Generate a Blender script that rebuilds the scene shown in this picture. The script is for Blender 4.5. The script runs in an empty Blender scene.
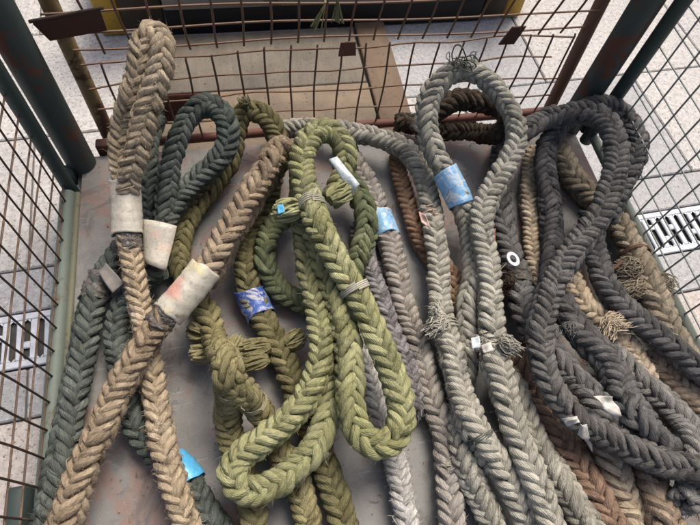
import bpy, math, random
import numpy as np
from mathutils import Matrix, Vector
PI = math.pi
random.seed(7)
rng = np.random.default_rng(11)
scene = bpy.context.scene
col = scene.collection

# ------------------------------------------------------------------ camera
FPX, W0, H0, CAM_Z = 540.0, 700.0, 525.0, 1.05
def _axes(nad, dep):
    d = np.array([nad[0]-W0/2, nad[1]-H0/2, FPX]); d /= np.linalg.norm(d)
    y = np.array([dep[0]-W0/2, dep[1]-H0/2, FPX]); y = y-d*(y@d); y /= np.linalg.norm(y)
    return np.stack([np.cross(y, -d), y, -d])
RW = _axes((297, 553), (134, -842))          # rows: world x, y, z seen from the camera (x right, y down, z ahead)
CAM = np.array([0, 0, CAM_Z])
cam_data = bpy.data.cameras.new('camera'); cam = bpy.data.objects.new('camera', cam_data); col.objects.link(cam)
cam_data.sensor_width = 36; cam_data.lens = 36*FPX/W0; cam_data.clip_start = .02; cam_data.clip_end = 200
M = Matrix.Identity(4)
for r in range(3):
    M[r][0] = RW[r][0]; M[r][1] = -RW[r][1]; M[r][2] = -RW[r][2]; M[r][3] = CAM[r]
cam.matrix_world = M
scene.camera = cam

# ------------------------------------------------------------------ light
SUN_EL, SUN_AZ = 60, 38                       # azimuth measured from +y towards +x
world = bpy.data.worlds.new('World'); scene.world = world; world.use_nodes = True
wn = world.node_tree.nodes; wl = world.node_tree.links
sky = wn.new('ShaderNodeTexSky'); sky.sky_type = 'NISHITA'; sky.sun_disc = False
sky.sun_elevation = math.radians(SUN_EL); sky.sun_rotation = math.radians(SUN_AZ)
sky.dust_density = 6.0; sky.ozone_density = .6; sky.air_density = .7
bg = wn['Background']; bg.inputs['Strength'].default_value = 0.09
wl.new(sky.outputs['Color'], bg.inputs['Color'])
sd = bpy.data.lights.new('sun', 'SUN'); sun = bpy.data.objects.new('sun', sd); col.objects.link(sun)
sd.energy = 1.5; sd.angle = math.radians(28); sd.color = (1.0, .93, .83)
sdir = Vector((math.sin(math.radians(SUN_AZ))*math.cos(math.radians(SUN_EL)),
               math.cos(math.radians(SUN_AZ))*math.cos(math.radians(SUN_EL)), math.sin(math.radians(SUN_EL))))
sun.rotation_euler = sdir.to_track_quat('Z', 'Y').to_euler(); sun.location = (3, 3, 5)
scene.view_settings.view_transform = 'Standard'; scene.view_settings.look = 'None'
scene.view_settings.gamma = 1.0; scene.view_settings.use_curve_mapping = False
scene.view_settings.exposure = 1.08
scene.render.engine = 'CYCLES'

# ------------------------------------------------------------------ helpers
def ray(u, v):
    w = RW @ np.array([u-W0/2, v-H0/2, FPX]); return w/-w[2]
def at(u, v, z):                              # the point at height z on the sight line of a spot in the photograph
    return CAM + ray(u, v)*(CAM_Z-z)

def new_obj(name, me, mat=None, parent=None):
    o = bpy.data.objects.new(name, me); col.objects.link(o)
    if mat is not None and len(me.materials) == 0: me.materials.append(mat)
    if parent is not None: o.parent = parent
    return o
def empty(name, loc=(0, 0, 0)):
    o = bpy.data.objects.new(name, None); col.objects.link(o); o.location = loc; o.empty_display_size = .05
    return o
def tag(o, label=None, cat=None, group=None, kind=None):
    if label: o['label'] = label
    if cat: o['category'] = cat
    if group: o['group'] = group
    if kind: o['kind'] = kind
    return o
def np_mesh(name, verts, faces, smooth=True, st=None):
    """verts (n,3), faces (m,k) numpy"""
    me = bpy.data.meshes.new(name)
    v = np.ascontiguousarray(verts, dtype=np.float32); f = np.ascontiguousarray(faces, dtype=np.int32)
    k = f.shape[1]
    me.vertices.add(len(v)); me.vertices.foreach_set('co', v.ravel())
    me.loops.add(f.size); me.loops.foreach_set('vertex_index', f.ravel())
    me.polygons.add(len(f)); me.polygons.foreach_set('loop_start', np.arange(0, f.size, k, dtype=np.int32))
    me.update(calc_edges=True)
    me.polygons.foreach_set('use_smooth', np.full(len(f), smooth, dtype=bool))
    if st is not None:
        a = me.attributes.new('st', 'FLOAT_VECTOR', 'POINT')
        a.data.foreach_set('vector', np.ascontiguousarray(st, dtype=np.float32).ravel())
    return me
class MB:
    """collects pieces of one part"""
    def __init__(s): s.v = []; s.f = []; s.n = 0
    def add(s, verts, faces):
        s.v.extend([tuple(map(float, p)) for p in verts]); s.f.extend([tuple(int(i)+s.n for i in q) for q in faces]); s.n = len(s.v)
        return s
    def box(s, x0, x1, y0, y1, z0, z1, b=.003):
        # bevelled box
        vs = []; 
        b = min(b, (x1-x0)/3, (y1-y0)/3, (z1-z0)/3)
        for zi, zz, ins in ((0, z0, b), (1, z0+b, 0), (2, z1-b, 0), (3, z1, b)):
            a0, a1, c0, c1 = x0+ins, x1-ins, y0+ins, y1-ins
            vs += [(a0+b, c0, zz), (a1-b, c0, zz), (a1, c0+b, zz), (a1, c1-b, zz), (a1-b, c1, zz), (a0+b, c1, zz), (a0, c1-b, zz), (a0, c0+b, zz)]
        fs = [tuple(range(7, -1, -1)), tuple(range(24, 32))]
        for k in range(3):
            for i in range(8):
                j = (i+1) % 8; fs.append((k*8+i, k*8+j, k*8+8+j, k*8+8+i))
        return s.add(vs, fs)
    def tube(s, pts, r, n=10, cap=True):
        v, f = tube_arr(np.array(pts, float), r, n)
        fs = [tuple(q) for q in f]; m = len(pts)
        if cap: fs += [tuple(range(n-1, -1, -1)), tuple((m-1)*n+i for i in range(n))]
        return s.add(v, fs)
    def build(s, name, mat, parent=None, smooth=False):
        me = bpy.data.meshes.new(name); me.from_pydata(s.v, [], s.f); me.update()
        if smooth:
            me.polygons.foreach_set('use_smooth', np.ones(len(me.polygons), dtype=bool))
            try: me.set_sharp_from_angle(angle=math.radians(50))
            except Exception: pass
        return new_obj(name, me, mat, parent)
def frames(P):
    T = np.gradient(P, axis=0); T /= np.linalg.norm(T, axis=1)[:, None]+1e-12
    n = np.array([0.13, .21, 1.0]) if abs(T[0][2]) < .9 else np.array([1.0, .1, 0])
    N = np.zeros_like(P)
    for i in range(len(P)):
        n = n-T[i]*(n@T[i]); n = n/(np.linalg.norm(n)+1e-12); N[i] = n
    return T, N, np.cross(T, N)
def tube_arr(P, r, n):
    T, N, B = frames(P); a = np.arange(n)*2*PI/n
    r = np.broadcast_to(np.asarray(r, float), (len(P),))
    V = P[:, None]+r[:, None, None]*(np.cos(a)[None, :, None]*N[:, None]+np.sin(a)[None, :, None]*B[:, None])
    i = np.arange(len(P)-1)[:, None]; j = np.arange(n)[None]; k = (j+1) % n
    F = np.stack([i*n+j, i*n+k, (i+1)*n+k, (i+1)*n+j], -1).reshape(-1, 4)
    return V.reshape(-1, 3), F
def wobble(n, scale, amp, seed):
    g = np.random.default_rng(seed); k = max(2, int(n/scale)+3)
    x = np.linspace(0, k-1.001, n); p = g.normal(size=k)*amp
    i = x.astype(int); t = x-i; t = t*t*(3-2*t)
    return p[i]*(1-t)+p[np.minimum(i+1, k-1)]*t
def catmull(P, per=14):
    P = np.array(P, float); Q = np.vstack([2*P[0]-P[1], P, 2*P[-1]-P[-2]]); out = []
    for i in range(1, len(Q)-2):
        p0, p1, p2, p3 = Q[i-1:i+3]
        # centripetal knots (image distance only)
        d = lambda a, b: max(np.linalg.norm((a-b)[:2])**.5, 1e-3)
        t0 = 0; t1 = d(p0, p1); t2 = t1+d(p1, p2); t3 = t2+d(p2, p3)
        t = np.linspace(t1, t2, per, endpoint=False)[:, None]
        A1 = (t1-t)/(t1-t0)*p0+(t-t0)/(t1-t0)*p1; A2 = (t2-t)/(t2-t1)*p1+(t-t1)/(t2-t1)*p2; A3 = (t3-t)/(t3-t2)*p2+(t-t2)/(t3-t2)*p3
        B1 = (t2-t)/(t2-t0)*A1+(t-t0)/(t2-t0)*A2; B2 = (t3-t)/(t3-t1)*A2+(t-t1)/(t3-t1)*A3
        out.append((t2-t)/(t2-t1)*B1+(t-t1)/(t2-t1)*B2)
    out.append(Q[-2][None]); return np.vstack(out)
def resample(P, ds):
    L = np.r_[0, np.cumsum(np.linalg.norm(np.diff(P[:, :3], axis=0), axis=1))]
    n = max(6, int(round(L[-1]/ds))+1); s = np.linspace(0, L[-1], n)
    return np.stack([np.interp(s, L, P[:, k]) for k in range(P.shape[1])], 1), s

# ------------------------------------------------------------------ materials
def lin(h):
    c = [int(h[i:i+2], 16)/255 for i in (0, 2, 4)]
    return tuple(x/12.92 if x <= .04045 else ((x+.055)/1.055)**2.4 for x in c)
class MT:
    def __init__(s, name, rough=.7):
        s.m = bpy.data.materials.new(name); s.m.use_nodes = True; s.nt = s.m.node_tree
        s.b = s.nt.nodes['Principled BSDF']; s.b.inputs['Roughness'].default_value = rough
        s.tc = s.nt.nodes.new('ShaderNodeTexCoord')
    def n(s, t, **kw):
        x = s.nt.nodes.new(t)
        for k, v in kw.items():
            if k in x.inputs: x.inputs[k].default_value = v
            else: setattr(x, k, v)
        return x
    def l(s, a, b): s.nt.links.new(a, b)
    def noise(s, scale, detail=5, rough=.6, dist=0, vec=None):
        x = s.n('ShaderNodeTexNoise', Scale=scale, Detail=detail, Roughness=rough, Distortion=dist)
        s.l(vec if vec is not None else s.tc.outputs['Object'], x.inputs['Vector']); return x.outputs['Fac']
    def ramp(s, fac, stops):
        x = s.n('ShaderNodeValToRGB'); e = x.color_ramp.elements
        while len(e) < len(stops): e.new(.5)
        for i, (p, c) in enumerate(stops):
            e[i].position = p; e[i].color = (c, c, c, 1) if np.isscalar(c) else (*c, 1)
        s.l(fac, x.inputs['Fac']); return x.outputs['Color']
    def mix(s, fac, a, b, mode='MIX'):
        x = s.n('ShaderNodeMix', data_type='RGBA', blend_type=mode)
        for sock, val in ((x.inputs[0], fac), (x.inputs[6], a), (x.inputs[7], b)):
            if hasattr(val, 'is_linked') or hasattr(val, 'links'): s.l(val, sock)
            elif np.isscalar(val): sock.default_value = val
            else: sock.default_value = (*val, 1)
        return x.outputs[2]
    def math(s, op, a, b=None):
        x = s.n('ShaderNodeMath', operation=op)
        for i, val in enumerate((a, b)):
            if val is None: continue
            if np.isscalar(val): x.inputs[i].default_value = val
            else: s.l(val, x.inputs[i])
        return x.outputs[0]
    def bump(s, h, strength=.5, dist=.002):
        x = s.n('ShaderNodeBump', Strength=strength, Distance=dist); s.l(h, x.inputs['Height'])
        prev = s.b.inputs['Normal'].links
        if prev: s.l(prev[0].from_socket, x.inputs['Normal'])
        s.l(x.outputs[0], s.b.inputs['Normal'])
    def color(s, c):
        if np.isscalar(c) or isinstance(c, tuple): s.b.inputs['Base Color'].default_value = (*c, 1)
        else: s.l(c, s.b.inputs['Base Color'])

def rope_mat(name, c1, c2, c3, yarn=9, worn=.5, var=.5):
    """c1 main, c2 bleached, c3 dirty; yarn grooves from the strand coordinates"""
    m = MT(name, .92)
    m.b.inputs['Specular IOR Level'].default_value = .12
    at_ = m.n('ShaderNodeAttribute', attribute_name='st'); sp = m.n('ShaderNodeSeparateXYZ'); m.l(at_.outputs['Vector'], sp.inputs[0])
    ph = m.math('ADD', m.math('MULTIPLY', sp.outputs[1], float(round(yarn*1.6))), m.math('MULTIPLY', sp.outputs[0], 200.0))
    wob = m.math('MULTIPLY', m.noise(60, 2), 1.6)
    ph = m.math('ADD', ph, wob)
    si = m.math('ABSOLUTE', m.math('SINE', m.math('MULTIPLY', ph, PI)))
    big = m.ramp(m.noise(11, 5, .65), [(.40, 0.), (.62, 1.)])
    mid = m.ramp(m.noise(60, 4, .65), [(.35, 0.), (.7, 1.)])
    fine = m.noise(700, 3, .7)
    c = m.mix(m.math('MULTIPLY', big, .75), c1, c2)
    c = m.mix(m.math('MULTIPLY', mid, .55*var+.15), c, c3)
    gr = m.ramp(m.noise(32, 6, .7, .8), [(.54, 0.), (.66, .75)]); c = m.mix(gr, c, tuple(x*.5 for x in c3))
    bl = m.ramp(m.noise(24, 5, .7, .5), [(.60, 0.), (.72, .6)]); c = m.mix(bl, c, tuple(min(.8, x*1.35) for x in c2))
    # single yarns differ a little in tone
    fl = m.math('FLOOR', ph); wn_ = m.n('ShaderNodeTexWhiteNoise', noise_dimensions='2D')
    cb = m.n('ShaderNodeCombineXYZ'); m.l(fl, cb.inputs[0]); m.l(sp.outputs[2], cb.inputs[1]); m.l(cb.outputs[0], wn_.inputs['Vector'])
    tone = m.math('ADD', m.math('MULTIPLY', wn_.outputs['Value'], .42), .72)
    tone2 = m.math('MULTIPLY', tone, m.math('ADD', m.math('MULTIPLY', fine, 1.0), .5))
    info = m.n('ShaderNodeObjectInfo')
    tone3 = m.math('MULTIPLY', tone2, m.math('ADD', m.math('MULTIPLY', info.outputs['Random'], .36), .82))
    cc = m.n('ShaderNodeCombineXYZ')
    for i in range(3): m.l(tone3, cc.inputs[i])
    m.color(m.mix(1.0, c, cc.outputs[0], 'MULTIPLY'))
    m.bump(m.noise(480, 4, .75), .5+.5*worn, .0016)
    m.bump(m.noise(110, 3, .6), .3+.5*worn, .003)
    m.bump(si, .75*(1-worn*.7), .0009)
    m.m['worn'] = worn
    return m.m
def metal_mat(name, base, rust, amount, rust2=None, rough=.6, scale=14, spec=.35):
    m = MT(name, rough); m.b.inputs['Specular IOR Level'].default_value = spec
    n1 = m.noise(scale, 7, .65, .6); n2 = m.noise(scale*7, 5, .7)
    base2 = tuple(x*.72 for x in base)
    c = m.mix(n2, base, base2)
    msk = m.ramp(m.math('ADD', m.math('MULTIPLY', n1, .75), m.math('MULTIPLY', n2, .25)), [(amount, 0.), (amount+.07, 1.)])
    r = m.mix(m.noise(scale*3, 4), rust, rust2 or tuple(x*.5 for x in rust))
    m.color(m.mix(msk, c, r)); m.l(m.ramp(msk, [(0, rough), (1, .9)]), m.b.inputs['Roughness'])
    m.bump(n2, .35, .0012); m.bump(msk, .3, .0008)
    return m.m
def plain_mat(name, c, c2=None, rough=.6, scale=40, bump=.3, stops=(.4, .65)):
    m = MT(name, rough); n = m.noise(scale, 5, .65)
    m.color(m.mix(m.ramp(n, [(stops[0], 0.), (stops[1], 1.)]), c, c2 or tuple(x*.75 for x in c)))
    if bump: m.bump(m.noise(scale*3, 4), bump, .0015)
    return m.m
def granite_mat(name, a, b, dark):
    m = MT(name, .75)
    n1 = m.noise(160, 3, .7); n2 = m.noise(75, 4, .7); n3 = m.noise(2.2, 3, .5)
    c = m.mix(m.ramp(n2, [(.4, 0.), (.6, 1.)]), a, b)
    sp = m.ramp(m.noise(130, 2, .6, .4), [(.60, 0.), (.66, 1.)])
    c = m.mix(m.math('MULTIPLY', sp, .9), c, dark)
    wsp = m.ramp(n1, [(.6, 0.), (.68, 1.)]); c = m.mix(m.math('MULTIPLY', wsp, .6), c, (.78, .76, .74))
    info = m.n('ShaderNodeObjectInfo'); k = m.math('ADD', m.math('MULTIPLY', info.outputs['Random'], .14), .9)
    k = m.math('MULTIPLY', k, m.math('ADD', m.math('MULTIPLY', n3, .3), .84))
    cc = m.n('ShaderNodeCombineXYZ')
    for i in range(3): m.l(k, cc.inputs[i])
    m.color(m.mix(1.0, c, cc.outputs[0], 'MULTIPLY')); m.bump(n1, .5, .002); return m.m
def wood_mat(name, a, b, dark, ax=0):
    m = MT(name, .8); mp = m.n('ShaderNodeMapping'); m.l(m.tc.outputs['Object'], mp.inputs[0])
    sc = [45, 45, 45]; sc[ax] = 3.5; mp.inputs['Scale'].default_value = sc
    g = m.noise(1.0, 6, .7, .4, mp.outputs[0]); st = m.noise(6, 5, .6)
    c = m.mix(m.ramp(g, [(.3, 0.), (.7, 1.)]), a, b)
    c = m.mix(m.ramp(st, [(.45, 0.), (.7, .85)]), c, dark)
    spk = m.ramp(m.noise(120, 2), [(.64, 0.), (.7, .8)]); c = m.mix(spk, c, tuple(x*.35 for x in dark))
    m.color(c); m.bump(g, .5, .002); return m.m

TAN = rope_mat('tan_rope', (.37, .295, .20), (.48, .40, .29), (.23, .178, .118), 8, .8)
TANB = rope_mat('brown_tan_rope', (.29, .222, .15), (.41, .33, .235), (.175, .13, .085), 8, .8)
DKG = rope_mat('dark_green_rope', (.085, .099, .087), (.15, .166, .15), (.05, .055, .043), 8, .35)
OLV = rope_mat('olive_rope', (.20, .178, .085), (.30, .27, .145), (.12, .10, .05), 9, .35)
OLVB = rope_mat('brown_olive_rope', (.155, .14, .068), (.22, .20, .105), (.085, .07, .038), 9, .4)
GRN = rope_mat('green_rope', (.262, .258, .125), (.375, .37, .21), (.155, .155, .072), 9, .3)
DGRN = rope_mat('deep_green_rope', (.13, .15, .08), (.20, .215, .125), (.075, .085, .045), 9, .25)
GRY = rope_mat('grey_rope', (.315, .302, .25), (.45, .432, .37), (.19, .172, .135), 9, .3)
GRYD = rope_mat('dark_grey_rope', (.20, .195, .18), (.29, .28, .26), (.12, .11, .10), 9, .25)
CHAR = rope_mat('charcoal_rope', (.125, .122, .118), (.20, .197, .19), (.07, .066, .062), 9, .4)
GRYW = rope_mat('warm_grey_rope', (.29, .265, .23), (.38, .355, .32), (.2, .165, .135), 9, .4)
PUR = rope_mat('mauve_grey_rope', (.21, .195, .195), (.30, .285, .285), (.13, .115, .115), 9, .7)
WHT = rope_mat('pale_grey_rope', (.40, .385, .355), (.52, .505, .475), (.27, .25, .225), 9, .7)
BRN = rope_mat('brown_rope', (.30, .185, .115), (.38, .26, .175), (.2, .115, .07), 9, .3)
TAR = rope_mat('tarred_brown_rope', (.062, .046, .034), (.11, .085, .062), (.03, .022, .018), 7, .9)
BLK = rope_mat('black_rope', (.112, .107, .100), (.20, .193, .181), (.064, .059, .053), 8, .65)
BLKB = rope_mat('blue_black_rope', (.098, .097, .096), (.178, .175, .171), (.058, .054, .05), 8, .65)
KHK = rope_mat('khaki_rope', (.30, .25, .175), (.40, .345, .26), (.18, .145, .10), 8, .9)
RST = rope_mat('rust_brown_rope', (.235, .155, .108), (.34, .25, .185), (.14, .085, .06), 9, .4)
SND = rope_mat('sandy_rope', (.50, .405, .285), (.62, .53, .40), (.33, .25, .17), 8, .9)
UMB = rope_mat('umber_rope', (.35, .27, .195), (.45, .36, .27), (.22, .155, .11), 8, .8)

PLATE = (lambda: None)
def plate_mat():
    m = MT('worn_steel_plate', .6); m.b.inputs['Specular IOR Level'].default_value = .4
    n1 = m.noise(3.4, 8, .68, .5); n2 = m.noise(26, 8, .72); n3 = m.noise(260, 3, .7)
    c = m.mix(m.ramp(n2, [(.38, 0.), (.62, 1.)]), (.15, .148, .142), (.215, .21, .197))
    red = m.ramp(m.math('ADD', m.math('MULTIPLY', n1, .62), m.math('MULTIPLY', n2, .38)), [(.50, 0.), (.55, .5), (.64, .75)])
    c = m.mix(red, c, m.mix(n2, (.25, .11, .075), (.16, .085, .065)))
    dk = m.ramp(m.noise(8, 8, .72, .8), [(.55, 0.), (.62, .65)]); c = m.mix(dk, c, (.085, .08, .075))
    mp = m.n('ShaderNodeMapping'); m.l(m.tc.outputs['Object'], mp.inputs[0]); mp.inputs['Scale'].default_value = (9, 130, 9); mp.inputs['Rotation'].default_value = (0, 0, .5)
    sc = m.ramp(m.noise(1.0, 3, .6, .3, mp.outputs[0]), [(.66, 0.), (.70, .55)]); c = m.mix(sc, c, (.36, .35, .33))
    fl = m.ramp(n3, [(.68, 0.), (.72, .9)]); c = m.mix(fl, c, (.40, .38, .35))
    fd = m.ramp(m.noise(190, 3, .7), [(.66, 0.), (.7, .8)]); c = m.mix(fd, c, (.05, .045, .04))
    m.color(c); m.bump(n2, .25, .0015); m.bump(m.noise(2.5, 2), .5, .02); m.l(m.ramp(n2, [(.3, .45), (.7, .75)]), m.b.inputs['Roughness'])
    return m.m
PLATE = plate_mat()
POSTM = metal_mat('green_post_paint', (.055, .072, .066), (.15, .06, .035), .515, (.09, .04, .028), .6, 11)
RAILM = metal_mat('pale_green_paint', (.135, .165, .14), (.14, .085, .05), .58, None, .6, 12)
RAILD = metal_mat('dark_green_paint', (.04, .06, .055), (.09, .05, .035), .62, None, .55, 12)
LIPM = metal_mat('olive_green_paint', (.15, .15, .10), (.10, .065, .04), .57, None, .65, 14)
YELT = metal_mat('dull_yellow_paint', (.23, .165, .075), (.11, .055, .035), .5, None, .65, 13)
BRNT = metal_mat('brown_rust_tube', (.19, .10, .065), (.26, .19, .14), .62, (.11, .05, .03), .75, 16)
REDW = metal_mat('red_brown_wire', (.20, .115, .07), (.30, .22, .15), .55, (.10, .045, .03), .7, 30)
REDWD = metal_mat('dark_red_brown_wire', (.135, .075, .05), (.2, .12, .085), .58, (.07, .033, .024), .7, 30)
RUSTW = metal_mat('rusty_wire', (.115, .075, .053), (.26, .185, .12), .5, (.085, .04, .026), .75, 30)
RUSTD = metal_mat('dark_rusty_wire', (.048, .031, .023), (.16, .10, .065), .55, (.06, .03, .02), .75, 30)
GALV = metal_mat('greenish_galvanised_wire', (.23, .26, .245), (.10, .08, .06), .6, None, .5, 24)
RUSTP = metal_mat('rust_brown_plate', (.075, .032, .02), (.15, .065, .035), .58, (.05, .025, .018), .8, 18)
REDP = metal_mat('red_oxide_paint', (.125, .048, .034), (.09, .05, .035), .6, None, .7, 14)
YELP = metal_mat('yellow_paint', (.50, .30, .035), (.12, .07, .03), .58, (.05, .035, .02), .55, 16)
STEELB = metal_mat('dull_grey_steel', (.25, .245, .225), (.15, .12, .09), .55, None, .6, 8)
BLACKB = metal_mat('void_shade_black', (.012, .011, .010), (.022, .016, .012), .6, None, .8, 9)  # near-black colour holding the shade of the gap under the rack
DARKB = metal_mat('dark_brown_steel', (.045, .035, .026), (.07, .045, .03), .55, None, .7, 9)
GRATE = plain_mat('galvanised_grate', (.55, .575, .63), (.40, .42, .46), .5, 30, .2)
PIT = plain_mat('drain_channel', (.06, .055, .05), (.03, .028, .026), .9, 30, .5)
PINKG = granite_mat('pinkish_granite', (.47, .43, .395), (.355, .315, .285), (.15, .133, .12))
PALEG = granite_mat('pale_granite', (.46, .44, .42), (.34, .325, .31), (.135, .128, .12))
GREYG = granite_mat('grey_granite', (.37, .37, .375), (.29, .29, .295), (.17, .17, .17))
JOINT = plain_mat('paving_joint_sand', (.20, .18, .16), None, .95, 90, .5)
WOOD = wood_mat('weathered_plywood', (.20, .15, .098), (.145, .108, .07), (.075, .06, .046), 0)
WOODG = wood_mat('grey_plank', (.18, .158, .125), (.13, .11, .085), (.07, .06, .05), 1)
WOODB = wood_mat('brown_plank', (.16, .108, .068), (.115, .078, .05), (.065, .047, .034), 1)
def tape_mat(name, base, stain, stain2, amt=.5, rough=.45, soft=False):
    m = MT(name, rough)
    a = m.ramp(m.noise(30, 5, .62, 1.5), [(amt, 0.), (amt+.04, .92)]); b = m.ramp(m.noise(85, 5, .65, 1.0), [(.56, 0.), (.61, .7)])
    if soft: a = m.ramp(m.noise(19, 2, .5, .2), [(amt, 0.), (amt+.16, .8)]); b = m.ramp(m.noise(30, 2, .5), [(.58, 0.), (.7, .7)])
    d = m.ramp(m.noise(90, 5, .7), [(.5, 0.), (.75, .45)])
    c = m.mix(a, base, stain); c = m.mix(b, c, stain2); c = m.mix(d, c, tuple(x*.6 for x in base))
    m.color(c); gd = m.ramp(m.noise(150, 6, .75, .6), [(.52, 0.), (.66, .55)]); m.color(m.mix(gd, c, tuple(x*.35 for x in base)))
    m.bump(m.noise(75, 4, .6, .8), .5, .0016); m.bump(m.noise(300, 2), .2, .001); return m.m
TAPEW = tape_mat('cream_tape', (.47, .435, .36), (.66, .40, .32), (.55, .53, .45), .56, .45, True)
TAPER = tape_mat('cream_tape_red_stain', (.48, .45, .37), (.56, .24, .19), (.58, .50, .2), .50, .45, True)
TAPEB = tape_mat('pale_blue_tape', (.20, .42, .66), (.52, .56, .58), (.46, .53, .58), .52, .4)
TAPEC = tape_mat('sky_blue_tape', (.09, .40, .68), (.14, .48, .74), (.08, .34, .6), .6, .35)
TAPED = tape_mat('deep_blue_and_white_tape', (.06, .12, .40), (.5, .48, .44), (.48, .46, .42), .5, .4)
TAPES = tape_mat('silvery_plastic', (.50, .56, .58), (.62, .66, .68), (.3, .35, .36), .5, .3)
TARM = plain_mat('tar_patch', (.10, .085, .07), (.24, .235, .24), .8, 120, .9, (.5, .75))
TWINE = plain_mat('grey_twine', (.42, .40, .33), (.28, .26, .2), .9, 60, .5)
OTWINE = plain_mat('olive_grey_twine', (.30, .28, .19), (.2, .18, .11), .9, 60, .5)
DTWINE = plain_mat('dark_twine', (.055, .065, .055), (.10, .11, .09), .9, 60, .5)
ORANGE = plain_mat('faded_orange_label', (.62, .33, .22), (.6, .5, .44), .7, 70, .3)
REDTAG = plain_mat('rust_red_tag', (.36, .13, .07), (.28, .1, .06), .7, 60, .3)
GREYTAG = plain_mat('grey_plastic_tag', (.23, .21, .185), (.17, .155, .14), .7, 60, .3)
WHITEP = plain_mat('white_plastic', (.60, .58, .53), (.36, .33, .28), .55, 55, .5)
WASH = plain_mat('zinc_washer', (.62, .64, .66), (.5, .52, .55), .45, 60, .15)
IRON = metal_mat('rusty_iron_strip', (.15, .075, .045), (.22, .12, .07), .55, (.08, .04, .025), .75, 40)

# ------------------------------------------------------------------ ground
GZ = -.12
DA = .048                                     # the drain runs slightly askew under the cage
def g2w(p, q, z=GZ):                          # p along the drain, q across it, origin on its centre line
    c, s = math.cos(DA), math.sin(DA); return (p*c-q*s, .535+p*s+q*c, z)
mb = MB(); S = 9
mb.add([(-S, -S, GZ-.012), (S, -S, GZ-.012), (S, S, GZ-.012), (-S, S, GZ-.012)], [(0, 1, 2, 3)])
ground = mb.build('ground', JOINT); tag(ground, kind='structure')
def slab_mesh(w, d, mat, b=.003, h=.012):
    m = MB(); m.box(-w/2+.0022, w/2-.0022, -d/2+.0022, d/2-.0022, -h, 0, b); o = m.build('slab_source', mat); me = o.data
    bpy.data.objects.remove(o); return me
HW = .066                                     # half width of the drain
rows = []                                     # (q centre, depth, slab width, material, offset)
rows.append((HW+.055, .11, .50, GREYG, .1)); rows.append((-HW-.055, .11, .50, GREYG, .23))
q = HW+.11
for k in range(6): rows.append((q+.2, .40, .60, PALEG, .3*(k % 2)+.07)); q += .40
q = -HW-.11
for k in range(3): rows.append((q-.2, .40, .60, PINKG, .3*(k % 2)+.2)); q -= .40
cache = {}
for (qc, d, w, mat, off) in rows:
    key = (d, w, mat.name)
    if key not in cache: cache[key] = slab_mesh(w, d, mat)
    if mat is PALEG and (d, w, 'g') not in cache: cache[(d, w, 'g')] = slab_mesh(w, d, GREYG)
    x = -1.5+off
    while x < 2.3:
        gp = g2w(x, qc); grey = mat is PALEG and .4 < gp[0] < .98 and .9 < gp[1] < 1.6  # shade right of the plank put into colour: pale slabs become grey granite
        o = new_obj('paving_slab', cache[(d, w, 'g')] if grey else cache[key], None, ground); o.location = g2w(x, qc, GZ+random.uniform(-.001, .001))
        o.rotation_euler = (random.uniform(-.002, .002), random.uniform(-.002, .002), DA); x += w
# drain channel and its grates
mb = MB()
for (a, b_, z) in ((-HW, HW, GZ-.011),):
    vs = [g2w(-2, a, z), g2w(2.4, a, z), g2w(2.4, b_, z), g2w(-2, b_, z)]
    mb.add(vs, [(0, 1, 2, 3)])
ch = mb.build('drain_channel', PIT); tag(ch, kind='structure')
def grate_mesh(L=.5):
    m = MB(); hz = .009; hw = HW-.003; e = .016
    m.box(-L/2+.002, L/2-.002, -hw, -hw+e, -hz, 0, .002); m.box(-L/2+.002, L/2-.002, hw-e, hw, -hz, 0, .002)
    pitch = .0285; n = int((L-.02)/pitch); x0 = -n*pitch/2
    for i in range(n+1):
        x = x0+i*pitch; m.box(x-.0075, x+.0075, -hw+e+.0004, hw-e-.0004, -hz+.001, -.0007, .002)
    for i in range(n):                       # short bridges that shorten some slots, and rounded slot ends
        x = x0+(i+.5)*pitch; yb = [0.012, None, -.012, None, .02, -.02][i % 6]
        for sgn in (-1, 1):
            for s2 in (-1, 1):
                cx = x+s2*.0066; m.add([(cx, sgn*(hw-e-.0002), -.0012), (cx-s2*.0062, sgn*(hw-e-.0002), -.0012), (cx, sgn*(hw-e-.0068), -.0012)], [(0, 1, 2) if sgn*s2 < 0 else (0, 2, 1)])
        if yb is not None: m.box(x-.0069, x+.0069, yb-.008, yb+.008, -hz+.001, -.0015, .002)
    o = m.build('grate_source', GRATE); me = o.data; bpy.data.objects.remove(o); return me
gm = grate_mesh()
for i, (p, lab) in enumerate(((-.73+.02, 'pale galvanised slotted drain grate beside the rusty mesh side of the cage'),
                              (1.15, 'pale galvanised slotted drain grate beside the grey-green mesh side of the cage'),)):
    o = new_obj('drain_grate', gm); o.location = g2w(p, 0, GZ+.0); o.rotation_euler = (0, 0, DA)
    tag(o, lab, 'drain grate', 'drain grates in the paving')

# ------------------------------------------------------------------ mesh cage
XL, XR, YB = -.412, .892, .95
cage = empty('mesh_cage', (0.24, .4, GZ)); tag(cage, 'steel mesh cage pallet with green posts and rusty wire sides holding the ropes', 'cage')
_parts = []
def cpart(mbx, name, mat, parent=None, smooth=True):
    o = mbx.build(name, mat, None, smooth); 
    if parent is None: o.parent = cage; o.matrix_parent_inverse = Matrix.Translation(-Vector(cage.location))
    else: o.parent = parent
    return o
FX0, FX1, FYB, FYF = -.386, .858, .9, -.32
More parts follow.
